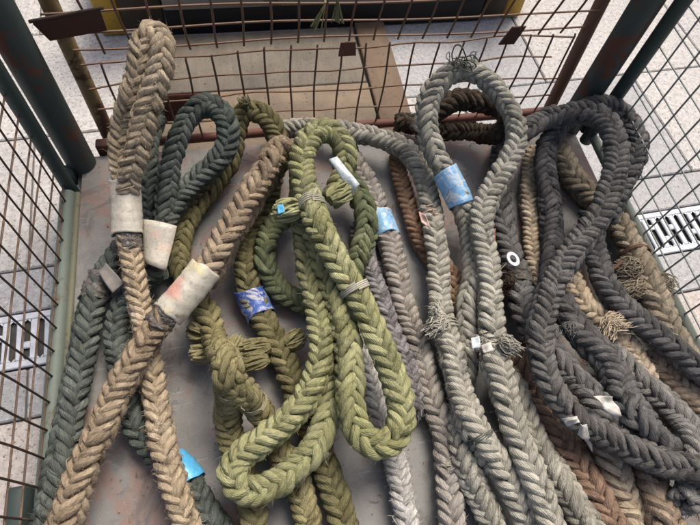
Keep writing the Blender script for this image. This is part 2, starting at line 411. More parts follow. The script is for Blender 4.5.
# floor plate, slightly dented sheet with a turned-down edge
nx, ny = 60, 60; xs = np.linspace(FX0, FX1, nx); ys = np.linspace(FYF, FYB, ny)
X, Y = np.meshgrid(xs, ys); Z = .0018*np.sin(X*7+1)*np.sin(Y*6)-.002
V = np.stack([X, Y, Z], -1).reshape(-1, 3); i = np.arange(ny-1)[:, None]; j = np.arange(nx-1)[None]
F = np.stack([i*nx+j, i*nx+j+1, (i+1)*nx+j+1, (i+1)*nx+j], -1).reshape(-1, 4)
fl = MB(); fl.add(V, F); n0 = fl.n
ring = [k for k in range(nx)]+[r*nx+nx-1 for r in range(1, ny)]+[(ny-1)*nx+k for k in range(nx-2, -1, -1)]+[r*nx for r in range(ny-2, 0, -1)]
low = [(fl.v[k][0], fl.v[k][1], -.03) for k in ring]; fl.v.extend(low); 
for a in range(len(ring)):
    b_ = (a+1) % len(ring); fl.f.append((ring[a], n0+a, n0+b_, ring[b_]))
fl.n = len(fl.v)
floor_plate = cpart(fl, 'floor_plate', PLATE)
lip = MB(); lip.box(FX0-.013, FX0-.0006, FYF, .80, -.028, .006, .003); cpart(lip, 'edge_strip', LIPM)
for (x, y) in ((-.388, .882), (.853, .882)):
    m = MB(); zz = np.linspace(-.1, 1.0, 24); m.tube([(x, y, z) for z in zz], .0315, 28); post = cpart(m, 'post', POSTM)
    m = MB(); m.box(x-.05, x+.05, y-.045, y+.045, GZ+.001, -.1005, .004); cpart(m, 'foot', RAILD)
for (x, y) in ((-.46, .10),):
    m = MB(); m.box(x-.018, x+.014, y-.10, y+.085, GZ+.001, .004, .004); cpart(m, 'foot', RAILD)
m = MB(); m.box(-.352, -.318, .905, .93, -.02, .028, .003); cpart(m, 'bracket', RUSTP)
def wire(pts, r, mat, parent, seed, bend=.0012, n=6, name='wire'):
    P = np.array(pts, float)
    if len(P) == 2:
        k = 9; t = np.linspace(0, 1, k)[:, None]; P = P[0]*(1-t)+P[1]*t
        for ax in range(3): P[:, ax] += wobble(k, 2.5, bend, seed*3+ax)
    m = MB(); m.tube(P, r, n); return cpart(m, name, mat, parent)
def side_panel(x, upm, railm, vm, hm, y_up, upr, sgn, seed, y0v, dyv, z0, dz):
    m = MB(); m.tube([(x, y_up, z) for z in np.linspace(-.03, .9, 14)], upr, 18); m.box(x-.012, x+.012, y_up+.016, y_up+.05, -.02, .02, .003)
    fr = cpart(m, 'side_panel_upright', upm)
    m = MB(); m.tube([(x, y, .002+.0015*math.sin(y*9)) for y in np.linspace(-.35, y_up-.021, 16)], .0165 if sgn < 0 else .012, 18); rl = cpart(m, 'side_panel_rail', railm)
    ys = np.arange(y0v, y_up-.012, dyv)
    for k, y in enumerate(ys):
        wire([(x-sgn*.001, y, .0), (x-sgn*.001, y, .62)], .0020, vm, fr, seed+k)
    for k in range(11):
        z = z0+k*dz; wire([(x+sgn*.0049, -.33, z), (x+sgn*.0049, y_up-.004, z)], .0019, hm, fr, seed+50+k, .0012)
side_panel(XL, RAILD, RAILM, RUSTD, RUSTW, .817, .0150, -1, 100, -.3255, .0495, .022, .0545)
side_panel(XR+.008, RAILD, RAILM, GALV, GALV, .845, .0165, 1, 300, -.32, .0525, .03, .0525)
# back panel: frame tubes, lower mesh, leaning upper flap
m = MB(); m.tube([(-.328+.0, YB+.006, z) for z in np.linspace(-.06, .8, 12)], .0165, 18); yt = cpart(m, 'back_upright', YELT); yt['label'] = 'dull yellow back upright tube'
m = MB(); m.tube([(.824-.06*(z-.02), YB+.004, z) for z in np.linspace(-.06, .8, 14)], .0158, 18); bt = cpart(m, 'back_upright', BRNT); bt['label'] = 'rust brown back upright tube'
m = MB(); m.tube([(x, YB-.006, -.012+.002*math.sin(x*8)) for x in np.linspace(-.31, .807, 24)], .0115, 16); br = cpart(m, 'back_rail', REDP)
m = MB(); m.box(-.27, -.075, YB+.012, YB+.018, .03, .115, .002); cpart(m, 'kick_plate', REDP, br)
zrows = [.050, .116, .178, .238]; dx = .0552
xcols = [-.276+dx*k for k in range(20)]
def sag(x, z, k):                              # the mesh is buckled towards its free corner
    e = max(0, (x-.60)/.17); l = max(0, (-.02-x)/.25)
    return (-.010*e*(1-abs(z-.11)/.14)*(1 if k == 1 else .5)-.012*l*(z/.24))
low_root = br
for k, z in enumerate(zrows):
    P = []
    for x in np.linspace(-.322, (.806, .80, .745, .772)[k], 30):
        P.append((x, YB-.004+.004*math.sin(x*9+k)+.003*math.sin(x*23), z+sag(x, z, k)+.0025*math.sin(x*13+k*2)+.003*math.sin(x*31+k*1.7)*math.sin(x*5+k)))
    wire(P, .0024, REDW, low_root, 500+k)
for k, x in enumerate(xcols):
    top = .241+sag(x, .238, 3)+.0025*math.sin(x*13+6)
    P = [(x+.002*math.sin(z*25+k)+(.006 if k > 16 else 0)*math.sin(z*12), YB-.0088+.004*math.sin(x*9)+.003*math.sin(x*23), z) for z in np.linspace(0, top, 10)]
    P.append((P[-1][0]+.001, P[-1][1]+.004, P[-1][2]+.003)); wire(P, .0024, REDWD, low_root, 560+k)
# upper flap
uo = np.array([0, YB-.004, .262]); ud = np.array([0, -.255, 1.0]); ud /= np.linalg.norm(ud)
first = None
def up(x, t, dy=0): 
    tilt = .030*max(0, min(1, (x-.05)/.6))*(-.25)
    return tuple(uo+np.array([x, dy, tilt])+ud*t)
for k in range(7):
    P = [up(x, .005+k*.0535+.002*math.sin(x*11+k), .003*math.sin(x*8+k)) for x in np.linspace(-.338, .80, 30)]
    w_ = wire(P, .0024, REDW, None, 600+k, name='flap_wire'); 
for k in range(20):
    x = -.262+.0553*k
    P = [up(x+.0015*math.sin(t*30+k), t, -.0050+.003*math.sin(x*8)) for t in np.linspace(-.004, .34, 12)]
    wire(P, .0024, REDWD, None, 640+k, name='flap_wire')
def plate(c4, th, name, mat):
    a = np.array(c4, float); n = np.cross(a[1]-a[0], a[3]-a[0]); n /= np.linalg.norm(n)
    vs = list(a)+list(a+n*th); m = MB(); m.add(vs, [(0, 3, 2, 1), (4, 5, 6, 7), (0, 1, 5, 4), (1, 2, 6, 5), (2, 3, 7, 6), (3, 0, 4, 7)]); return cpart(m, name, mat, None, False)
plate([(-.342, .918, .315), (-.236, .918, .332), (-.232, .905, .385), (-.352, .905, .362)], .004, 'hinge_plate', RUSTP)
m = MB(); m.tube([(-.356, .902, .366), (-.29, .902, .377), (-.225, .902, .388)], .0035, 8); cpart(m, 'hinge_rod', RUSTD)
plate([(.585, .937, .232), (.622, .937, .232), (.634, .937, .278), (.602, .937, .278)], .004, 'hinge_plate', RUSTP)
plate([(.213, .935, .226), (.252, .935, .226), (.248, .935, .262), (.216, .935, .262)], .004, 'hinge_plate', REDP)

# ------------------------------------------------------------------ what lies behind the cage
def solid(name, mat, label, cat, boxes, group=None):
    m = MB()
    for b in boxes: m.box(*b)
    o = m.build(name, mat, None, True); return tag(o, label, cat, group)
solid('plywood_board', WOOD, 'wide weathered plywood board lying on the paving behind the cage', 'board', [(-.27, .366, .962, 1.185, GZ+.0012, GZ+.022, .003)])
solid('plywood_board', WOODG, 'greyish worn board lying against the black shade sheet under the yellow legged rack', 'board', [(-.275, .364, 1.192, 1.43, GZ+.0012, GZ+.019, .003)])
solid('wooden_plank', WOODB, 'brown plank pointing away from the cage, its end at the yellow rack', 'plank', [(.372, .468, .985, 1.445, GZ+.0012, GZ+.025, .003)])
rack = empty('steel_rack', (.27, 1.5, GZ)); tag(rack, 'low steel rack with chipped yellow legs and grey front beam behind the cage', 'rack')
def rp(name, mat, boxes):
    m = MB()
    for b in boxes: m.box(*b)
    o = m.build(name, mat, None, True); o.parent = rack; o.matrix_parent_inverse = Matrix.Translation(-Vector(rack.location)); return o
rp('front_beam', STEELB, [(-.20, .80, 1.445, 1.50, -.03, .05, .004)])
rp('void_shade_sheet', BLACKB, [(-.20, .80, 1.452, 1.465, GZ+.002, -.0305, .002)])  # black sheet standing in for the shaded void under the deck
rp('deck', DARKB, [(-.42, 1.0, 1.525, 2.7, -.03, .02, .004)])
rp('back_light_stop', DARKB, [(-.42, 1.0, 2.705, 2.73, GZ+.002, .02, .004)])  # unseen panel, added to keep the space under the deck dark
rp('leg', YELP, [(-.395, -.325, 1.46, 1.53, GZ+.001, .30, .006)])
rp('leg', YELP, [(.885, .95, 1.46, 1.53, GZ+.001, .30, .006)])
rp('end_plate', DARKB, [(-.320, -.205, 1.452, 1.48, -.10, .30, .003)])
rp('end_plate', DARKB, [(.805, .88, 1.452, 1.48, -.10, .30, .003)])

# ------------------------------------------------------------------ ropes
# each: key, label, material, diameter, fuzz per metre, path [(u, v, height above floor, (swell))]
ROPES = []
def R(key, label, mat, D, pts, fuzz=900, roll=0., pitch=2.2, **kw):
    ROPES.append(dict(key=key, label=label, mat=mat, D=D*1.13, pts=[tuple(p)+(1.0,)*(4-len(p)) for p in pts], fuzz=fuzz, roll=roll, pitch=pitch, **kw))

# --- left
R('dkg_edge', 'dark green rope with a tarred end running along the rusty mesh side', DKG, .0437,
  [(150, 232, .045), (128, 244, .045), (107, 270, .045), (94, 305, .04), (84, 345, .03), (74, 390, .03), (65, 435, .03), (56, 480, .03), (46, 530, .03), (38, 570, .03)], 500, .2)
R('dkg_blue', 'dark green rope with a sky blue tape, crossing under both tan ropes', DKG, .0430,
  [(160, 268, .055), (140, 285, .04), (124, 308, .03), (118, 340, .03), (122, 375, .03), (130, 410, .03), (144, 440, .03), (162, 458, .03), (181, 472, .03), (197, 494, .03), (214, 520, .03), (232, 560, .03)], 500, .5)
R('dkg_loop', 'dark green rope bent into an upright eye, cream tape round its neck', DKG, .0408,
  [(164, 222, .07), (165, 200, .10), (168, 175, .13), (174, 148, .16), (186, 119, .19), (206, 102, .21), (223, 112, .19), (229, 135, .16), (221, 157, .13), (203, 173, .11), (185, 192, .09), (170, 212, .08), (161, 240, .06), (157, 268, .04)], 400, .0)
R('dkg_short', 'short dark green rope standing between the tall tan eye and the dark upright eye', DKG, .043,
  [(158, 120, .05), (149, 132, .09), (147, 155, .09), (149, 180, .085), (153, 205, .07), (158, 232, .05)], 400, .6)
R('olive_eye', 'olive rope with a blue and white tape, bent into an eye near the back rail', OLVB, .0450,
  [(203, 305, .03), (190, 287, .03), (180, 262, .03), (181, 238, .03), (193, 211, .035), (213, 185, .045), (231, 157, .06), (234, 128, .09), (245, 108, .12), (262, 112, .12), (276, 132, .09), (276, 165, .05), (264, 210, .03), (250, 250, .03), (249, 285, .03), (258, 310, .03), (270, 333, .035), (284, 360, .035), (297, 390, .03), (310, 425, .03), (325, 465, .03), (340, 505, .03), (352, 550, .03)], 700, .1)
R('olive_splice', 'olive rope with cut knotted strand ends, two legs running under the green eye', OLV, .0458,
  [(196, 296, .05), (207, 315, .055), (217, 342, .06), (226, 368, .06), (229, 395, .05), (228, 422, .04), (237, 455, .03), (248, 490, .03), (258, 550, .03)], 500, .0)
R('olive_leg', 'olive rope leg lashed to the knotted olive rope and leaving beneath the green eye', OLV, .0432,
  [(232, 380, .055), (248, 398, .05), (264, 420, .04), (282, 450, .03), (298, 480, .03), (306, 510, .03), (312, 550, .03)], 500, .3)
# --- green in the middle
R('green_ring', 'deep green rope ring showing on both sides of the bright green eyes', DGRN, .0442,
  [(298, 205, .06), (277, 222, .05), (265, 245, .035), (266, 270, .03), (282, 292, .03), (306, 303, .03), (330, 300, .03), (352, 275, .035), (363, 245, .05), (368, 220, .06), (360, 198, .07), (346, 180, .08)], 400, .1)
R('green_left', 'pale green rope ending in a flat eye turned towards the tan ropes', GRN, .0455,
  [(301, 165, .13), (301, 200, .12), (305, 240, .115), (312, 280, .11), (319, 320, .105), (321, 355, .10), (309, 392, .10), (285, 422, .10), (259, 442, .095), (238, 457, .09), (230, 474, .085), (243, 490, .085), (270, 486, .085), (298, 466, .09), (318, 440, .09), (330, 408, .085), (333, 375, .08), (328, 345, .08)], 400, .1)
R('green_mid', 'bright green rope with a twine bound loop and a long drooping eye over grey ropes', GRN, .047,
  [(330, 200, 0.1), (342, 176, 0.11), (346, 156, 0.13), (340, 138, 0.16), (324, 129, 0.18), (309, 138, 0.185), (301, 157, 0.18), (304, 182, 0.175), (313, 210, 0.175), (327, 240, 0.16), (340, 265, 0.155), (356, 291, 0.15), (370, 322, 0.145), (384, 355, 0.14), (396, 388, 0.13), (401, 418, 0.125), (393, 440, 0.12), (374, 446, 0.12), (357, 432, 0.12), (350, 405, 0.125), (349, 370, 0.125), (346, 335, 0.125), (338, 300, 0.125), (327, 265, 0.13), (316, 232, 0.13)], 450, 0.)
# --- grey middle
R('mid_grey', 'dark grey rope with a pale blue tape running from the back rail to the front', GRYW, .045,
  [(341, 140, .04), (353, 158, .03), (367, 182, .03), (377, 205, .03), (384, 228, .03), (391, 250, .03), (399, 282, .03), (408, 312, .03), (416, 340, .03), (424, 370, .03), (433, 400, .03), (443, 430, .03), (449, 460, .03), (451, 495, .03), (454, 550, .03)], 500, .15)
R('mauve_a', 'thin fuzzy mauve grey rope pressed against the dark grey taped rope', PUR, .037,
  [(356, 225, .03), (364, 250, .03), (373, 278, .03), (384, 308, .03), (395, 335, .03), (404, 362, .03), (411, 388, .03), (415, 412, .03)], 3500, .2)
R('mauve_b', 'mauve grey rope seen through the drooping green eye, its lower end bleached pale', WHT, .040,
  [(352, 320, .03), (360, 350, .03), (370, 385, .03), (379, 420, .03), (391, 452, .03), (400, 485, .03), (406, 515, .03), (412, 560, .03)], 3000, .2)
R('brown_thin', 'thin brown rope lying on the floor plate between two grey ropes', BRN, .037,
  [(398, 148, .022), (397, 166, .022), (403, 188, .022), (409, 214, .022), (420, 242, .022), (437, 262, .022), (453, 275, .022), (457, 305, .022), (462, 330, .022)], 300, .1)
R('tar_eye', 'dark tarred brown rope loop behind the upright grey eye', TAR, .044,
  [(396, 122, .04), (415, 124, .045), (440, 130, .05), (470, 131, .055), (498, 135, .06), (512, 124, .08), (500, 108, .1), (478, 102, .11), (460, 98, .11), (442, 107, .1), (425, 118, .08), (412, 128, .05)], 1500, .0)
R('grey_arch', 'light grey rope arching over the back rail, with a frayed splice', GRY, .0437,
  [(268, 136, .03), (290, 128, .04), (315, 128, .045), (345, 131, .06), (372, 135, .07), (394, 142, .075), (412, 156, .075), (423, 175, .07), (429, 200, .065), (434, 230, .06), (439, 265, .055), (441, 298, .06, 1.05), (443, 325, .07, 1.12), (450, 348, .07, 1.06), (456, 374, .075), (462, 401, .078), (471, 425, .078), (484, 445, .075), (496, 463, .07), (509, 483, .068), (522, 508, .065), (540, 550, .06)], 350, .0)
R('grey_eye', 'pale grey rope bent into the tall upright eye, blue tape on one side', GRY, .0437,
  [(500, 550, .035), (487, 512, .035), (475, 485, .035), (465, 458, .035), (461, 428, .033), (461, 398, .033), (465, 365, .04), (468, 335, .05), (466, 308, 0.06), (472, 280, 0.06), (473, 248, 0.075), (468, 218, 0.09), (457, 194, 0.11), (444, 170, 0.13), (431, 146, 0.15), (425, 122, 0.175), (429, 98, 0.205), (443, 79, 0.23), (461, 70, 0.235), (482, 76, 0.225), (500, 94, 0.2), (514, 118, 0.175), (517, 140, 0.16), (508, 163, 0.145), (493, 187, 0.13), (484, 210, 0.12), (483, 235, 0.11), (487, 265, 0.105), (491, 300, 0.1), (493, 330, 0.1, 1.08), (496, 358, 0.1, 1.1), (503, 390, 0.1), (512, 420, 0.1), (522, 448, 0.095), (534, 478, 0.09), (546, 508, 0.09), (560, 555, 0.09)], 350, .05)
R('grey_front', 'greenish grey rope lying beside the rust brown rope in the front of the cage', GRY, .043,
  [(508, 372, .04), (517, 397, .05), (527, 422, .055), (541, 450, .06), (557, 476, .06), (573, 500, .06), (594, 535, .06), (609, 560, .06)], 350, .4)
# --- right
R('dark_b2', 'charcoal rope with a zinc washer tied to it and a tarred splice', CHAR, .0484,
  [(512, 128, .03), (502, 150, .03), (499, 188, .03), (503, 220, .03), (509, 250, .035), (516, 280, .04, 1.12), (523, 308, .05, 1.1), (534, 333, .06), (551, 354, .065), (570, 374, .07), (589, 395, .07), (606, 418, .065), (622, 440, .05)], 700, .1)
R('tan_thin', 'thin light tan rope between the washer rope and the black eye', SND, .037,
  [(534, 150, .022), (530, 175, .022), (529, 205, .022), (531, 232, .022), (536, 262, .022), (541, 290, .022)], 900, .1)
R('black_inner', 'black rope of the large eye, inner leg running back down to the plate', BLKB, .0441,
  [(548, 285, .04), (552, 258, .05), (552, 228, .055), (548, 195, .065), (545, 165, .085), (549, 140, .095), (562, 122, .11), (582, 109, .125), (602, 103, .135), (619, 108, .13), (633, 124, .12), (638, 146, .11), (632, 169, .10), (620, 193, .085), (606, 216, .08)], 1600, .2)
R('black_main', 'black rope sweeping from the back corner over everything to the front right', BLK, .0440,
  [(504, 152, .05), (522, 133, .075), (548, 119, .13), (572, 112, .175), (594, 113, .20), (610, 126, .21), (617, 148, .20), (614, 174, .19), (607, 195, .18), (597, 216, .17), (581, 240, .155), (563, 265, .145), (549, 292, .135), (541, 322, .13), (541, 352, .125), (550, 382, .12), (567, 407, .115), (592, 426, .11), (622, 443, .11), (652, 458, .11), (682, 467, .11), (715, 470, .11)], 1800, .0)
R('khaki', 'thick frayed khaki rope along the grey-green mesh, an iron strip round it', KHK, .052,
  [(553, 142, .03, .95), (566, 164, .03), (580, 185, .03), (600, 204, .03), (618, 224, .035), (631, 246, .04), (641, 268, .045, 1.12), (651, 290, .045, 1.15), (660, 312, .04, 1.1), (672, 335, .04), (690, 362, .035), (715, 395, .03)], 4500, .1)
R('black_b3', 'charcoal rope passing over the khaki rope towards the front right corner', BLKB, .0469,
  [(588, 215, .04), (592, 240, .05), (597, 266, .06), (607, 289, .07), (624, 309, .08), (646, 327, .085), (668, 346, .085), (688, 363, .08), (715, 380, .075)], 1500, .1)
R('tan_n5', 'frayed tan rope under the charcoal ropes on the right', SND, .0464,
  [(560, 268, .03), (574, 289, .03), (588, 309, .035), (605, 322, .04), (621, 336, .04), (634, 355, .04), (645, 378, .035), (655, 402, .03), (668, 430, .03), (684, 455, .03)], 3500, .1)
R('black_b4', 'blue black rope curving down between white scraps and the brown grey rope', BLKB, .0503,
  [(559, 302, .05), (568, 319, .06), (582, 337, .075), (599, 354, .08), (613, 371, .085), (622, 390, .08), (631, 411, .075), (645, 432, .065), (664, 448, .06), (685, 458, .05)], 1800, .2)
R('black_b5', 'worn dark grey rope lying over the blue black one and ending at the right corner', GRYD, .0460,
  [(612, 352, .05), (626, 368, .07), (642, 384, .075), (660, 397, .075), (677, 414, .07), (690, 434, .07), (697, 458, .065), (692, 485, .05), (684, 505, .035)], 1800, .0)
R('tan_n6', 'worn brown rope under the charcoal rope at the right edge of the cage', UMB, .044,
  [(650, 352, .03), (664, 371, .03), (682, 390, .03), (705, 410, .03), (725, 430, .03)], 2500, .1)
R('rust', 'rust brown rope beside the greenish grey rope at the front', RST, .0483,
  [(514, 352, .04), (521, 372, .04), (531, 392, .04), (543, 412, .04), (557, 434, .04), (573, 457, .04), (588, 480, .04), (602, 505, .04), (617, 540, .04), (627, 565, .04)], 900, .2)
R('rust_b', 'pinkish brown thin rope squeezed between the rust brown and the sandy rope', RST, .036,
  [(568, 425, .025), (581, 446, .025), (591, 468, .025), (598, 490, .025), (608, 515, .025), (622, 550, .025)], 1200, .1)
R('sandy', 'sandy fuzzy rope coming out under the black rope at the front', SND, .0508,
  [(592, 425, .03), (604, 444, .03), (613, 466, .03), (623, 490, .03), (634, 515, .03), (648, 550, .03)], 5000, .0)
R('umber', 'thick umber rope coming out under the black rope, next to the sandy rope', UMB, .053,
  [(632, 445, .03), (641, 462, .03), (650, 482, .03), (659, 505, .03), (668, 530, .03), (676, 560, .03)], 2500, .1)
# --- the two tan ropes lie over the dark ones
R('tan_b', 'tan rope with a red stained cream tape, its doubled end resting by the green loop', TANB, .0447,
  [(206, 280, .09), (224, 251, .095), (243, 219, .10), (260, 192, .10), (275, 167, .105), (284, 154, .115), (285, 147, .135), (280, 147, .155), (271, 161, .165), (256, 186, .165), (238, 214, .16), (219, 246, .155), (200, 276, .15), (181, 299, .14), (160, 322, .13), (142, 346, .12), (125, 376, .11), (109, 410, .10), (95, 443, .09), (81, 478, .08), (66, 520, .07), (52, 560, .07)], 3800, .1)
R('tan_a', 'tan rope with a wide cream tape, its tall narrow eye standing against the back mesh', TAN, .0404,
  [(127, 196, .155), (130, 182, .18), (134, 165, .21), (140, 138, .25), (148, 108, .29), (157, 78, .33), (165, 52, .36), (164, 38, .37), (155, 32, .37), (146, 40, .36), (139, 62, .335), (131, 92, .295), (123, 124, .235), (122, 155, .19), (125, 185, .16), (126, 212, .145), (128, 240, .125), (133, 272, .10), (140, 304, .085), (147, 338, .07), (152, 374, .06), (158, 410, .055), (165, 445, .05), (174, 480, .05), (184, 515, .05), (196, 560, .05)], 4200, .0)

# paths: settle the ropes on each other by sliding each point along its own sight line
for r in ROPES:
    P = catmull(r['pts'], 16)
    W = np.array([at(*p[:3]) for p in P])
    L = np.r_[0, np.cumsum(np.linalg.norm(np.diff(W, axis=0), axis=1))]
    n = max(8, int(L[-1]/.011)); s = np.linspace(0, L[-1], n)
    r['uvzs'] = np.stack([np.interp(s, L, P[:, k]) for k in range(4)], 1)
    r['ray'] = np.array([ray(p[0], p[1]) for p in r['uvzs']])
def pos(r): return CAM+r['ray']*(CAM_Z-r['uvzs'][:, 2:3])
ids = np.concatenate([np.full(len(r['uvzs']), k) for k, r in enumerate(ROPES)])
idx = np.concatenate([np.arange(len(r['uvzs'])) for r in ROPES])
rad = np.concatenate([r['D']/2*r['uvzs'][:, 3] for r in ROPES])
z0 = np.concatenate([r['uvzs'][:, 2] for r in ROPES]); rays = np.vstack([r['ray'] for r in ROPES])
sep = (rad[:, None]+rad[None])*.86
ok = (ids[:, None] != ids[None]) | (np.abs(idx[:, None]-idx[None]) > 9)
noself = np.array([r['key'] in ('tan_a', 'dkg_loop') for r in ROPES])
ok &= ~((ids[:, None] == ids[None]) & noself[ids][:, None])
order = np.sign(z0[:, None]-z0[None]+1e-5*(ids[:, None]-ids[None]))
z = z0.copy(); fam = {}
for it in range(70):
    Pw = CAM+rays*(CAM_Z-z)[:, None]
    dxy2 = (Pw[:, None, 0]-Pw[None, :, 0])**2+(Pw[:, None, 1]-Pw[None, :, 1])**2
    need = np.sqrt(np.maximum(sep**2-dxy2, 0)); dz = (z[:, None]-z[None])*order
    lack = np.where(ok, np.maximum(need-dz, 0), 0)*(need > 0)
    upv = (lack*(order > 0)).max(1); dnv = (lack*(order < 0)).max(1)
    z = z+.28*upv-.16*dnv
    z += .02*(z0-z)
    for k in range(len(ROPES)):
        m_ = np.where(ids == k)[0]; a = z[m_]
        b = a.copy(); b[1:-1] = a[1:-1]*.5+(a[:-2]+a[2:])*.25; z[m_] = b
    z = np.maximum(z, rad*.97)
for k, r in enumerate(ROPES): r['uvzs'][:, 2] = z[ids == k]; r['P'] = pos(r)

EYE = np.array([.2, .05, 1.7])
def fbm(n, seed, amp, sc): return wobble(n, sc, amp, seed)+wobble(n, sc/2.7, amp*.5, seed+77)
def build_rope(r, seed):
    root = empty('mooring_rope', tuple(r['P'].mean(0)*np.array([1, 1, 0]))); tag(root, r['label'], 'rope', 'plaited mooring ropes in the cage')
    inv = Matrix.Translation(-Vector(root.location)); r['root'] = root; r['inv'] = inv
    D = r['D']; pitch = r['pitch']*D; seg = 23
    Q = np.hstack([r['P'], r['uvzs'][:, 3:4], r['uvzs'][:, :2]])
    # smooth the polyline a little, then sample finely
    for _ in range(2): Q[1:-1] = Q[1:-1]*.5+(Q[:-2]+Q[2:])*.25
    Q, s = resample(Q, pitch/seg); n = len(Q); C = Q[:, :3].copy()
    for ax in range(3): C[:, ax] += fbm(n, seed*9+ax, .0017, 30)
    T = np.gradient(C, axis=0); T /= np.linalg.norm(T, axis=1)[:, None]
    Vw = EYE-C; Vw /= np.linalg.norm(Vw, axis=1)[:, None]
    N = Vw-T*(Vw*T).sum(1)[:, None]; N /= np.linalg.norm(N, axis=1)[:, None]; B = np.cross(T, N)
    r['C'], r['T'], r['N'], r['B'], r['s'], r['uv'], r['sw'] = C, T, N, B, s, Q[:, 4:6], Q[:, 3]
    roll = r['roll']+fbm(n, seed*9+5, .32, 60)-PI/4
    om = 2*PI/pitch; delta = .46; gens = []
    Rw = D*Q[:, 3]
    m = 10; al = np.arange(m+1)*2*PI/m
    surf = []; ms = np.cumsum(np.r_[0, np.diff(s)*om*np.exp(fbm(n, seed*9+6, .09, 90)[1:])]); Rw = Rw*np.exp(fbm(n, seed*9+7, .03, 60))
    ph0 = random.uniform(0, 6)
    for sg in (1, -1):
        for k in (0, 1, 2):
            for j in (-1, 1):
                sd_ = seed*100+sg*9+k*3+j+20
                th = sg*ms+k*2*PI/3+j*delta+(ph0 if sg > 0 else -ph0)+fbm(n, sd_, .085, 16)
                w = np.tanh(1.25*np.cos(2*th))/.848*sg          # + strands outside at 0/180 deg, - strands at 90/270
                rr = Rw*(.298+.092*w)*(1+fbm(n, sd_+31, .05, 11))
                a = th+roll
                er = np.cos(a)[:, None]*N+np.sin(a)[:, None]*B
                p = C+rr[:, None]*er
                t = np.gradient(p, axis=0); t /= np.linalg.norm(t, axis=1)[:, None]
                e = er-t*(er*t).sum(1)[:, None]; e /= np.linalg.norm(e, axis=1)[:, None]; b = np.cross(t, e)
                wk = r['mat'].get('worn', .3); thick = Rw*.130*(1+.14*w)*(1+fbm(n, sd_+41, .05+.06*wk, 8)); wid = Rw*.143*(1+.12*w)*(1+fbm(n, sd_+51, .05+.06*wk, 8))
                V = p[:, None]+thick[:, None, None]*np.cos(al)[None, :, None]*e[:, None]+wid[:, None, None]*np.sin(al)[None, :, None]*b[:, None]
                i = np.arange(n-1)[:, None]; q = np.arange(m)[None]; K = m+1
                F = np.stack([i*K+q, i*K+q+1, (i+1)*K+q+1, (i+1)*K+q], -1).reshape(-1, 4)
                Ls = np.r_[0, np.cumsum(np.linalg.norm(np.diff(p, axis=0), axis=1))]
                st = np.stack([np.repeat(Ls[:, None], m+1, 1), np.repeat((sg*al/(2*PI))[None], n, 0), np.full((n, m+1), float(sd_ % 97))], -1)
                V[:, :m] += np.random.default_rng(sd_).normal(0, Rw.mean()*.012*wk, (n, m, 1))*(V[:, :m]-p[:, None])/Rw.mean()*8; V[:, m] = V[:, 0]
                V = V.reshape(-1, 3); st = st.reshape(-1, 3)
                # close both ends
                cv = []; cf = []
                for end in (0, n-1):
                    ci = len(V)+len(cv); cv.append(p[end]+t[end]*(-.003 if end == 0 else .003))
                    for q_ in range(m):
                        a1, a2 = end*K+q_, end*K+q_+1
                        cf.append((a1, ci, ci, a2) if end == 0 else (a2, ci, ci, a1))
                V2 = np.vstack([V, cv]); st2 = np.vstack([st, [(0, .5, 0)]*2])
                me = quads_with_tris('strand', V2, F, [(c[0], c[1], c[3]) for c in cf], st2)
                o = new_obj('strand', me, r['mat'], root); o.matrix_parent_inverse = inv
                surf.append((p, e, b, t, thick, wid, w))
    # loose fibres standing off the surface
    L = s[-1]; nf = int((r['fuzz']*2.4+1500)*L)
    if nf > 10:
        g = np.random.default_rng(seed+900); which = g.integers(0, 12, nf); ii = g.integers(2, n-2, nf)
        A = g.uniform(-1.5, 1.5, nf)
        p = np.empty((nf, 3)); e = p.copy(); b = p.copy(); t = p.copy(); th_ = np.empty(nf); wi = th_.copy(); ww = th_.copy()
        for k in range(12):
            mk = which == k; sf = surf[k]; I = ii[mk]
            p[mk], e[mk], b[mk], t[mk], th_[mk], wi[mk], ww[mk] = [x[I] for x in sf]
        keep = ww > -.2; p, e, b, t, th_, wi, A = [x[keep] for x in (p, e, b, t, th_, wi, A)]; nf = len(p)
        base = p+(th_*np.cos(A)*.96)[:, None]*e+(wi*np.sin(A)*.96)[:, None]*b
        out = np.cos(A)[:, None]*e+np.sin(A)[:, None]*b
        ln = g.gamma(2.2, .0025, nf)+.0018
        d1 = out*g.uniform(.25, .9, nf)[:, None]+t*g.normal(0, .9, nf)[:, None]+g.normal(0, .4, (nf, 3)); d1 /= np.linalg.norm(d1, axis=1)[:, None]
        d2 = d1+g.normal(0, .7, (nf, 3)); d2 /= np.linalg.norm(d2, axis=1)[:, None]
        sd_ = np.cross(d1, g.normal(size=(nf, 3))); sd_ /= np.linalg.norm(sd_, axis=1)[:, None]; wv = sd_*.00028
        mid = base+d1*(ln*.55)[:, None]; tip = mid+d2*(ln*.45)[:, None]
        V = np.stack([base-wv, base+wv, mid+wv*.8, mid-wv*.8, tip], 1).reshape(-1, 3); o5 = np.arange(nf)*5
        F = np.concatenate([np.stack([o5, o5+1, o5+2], 1), np.stack([o5, o5+2, o5+3], 1), np.stack([o5+3, o5+2, o5+4], 1)])
        me = np_mesh('fibres', V, F, False, np.zeros((len(V), 3)))
        o = new_obj('loose_fibres', me, r['mat'], root); o.matrix_parent_inverse = inv; o['kind'] = 'stuff'
    # snagged yarns standing off the plait in small loops
    ny_ = int(L*(26 if r['mat'].get('worn', .3) < .6 else 45)); g = np.random.default_rng(seed+1900); mb_ = MB()
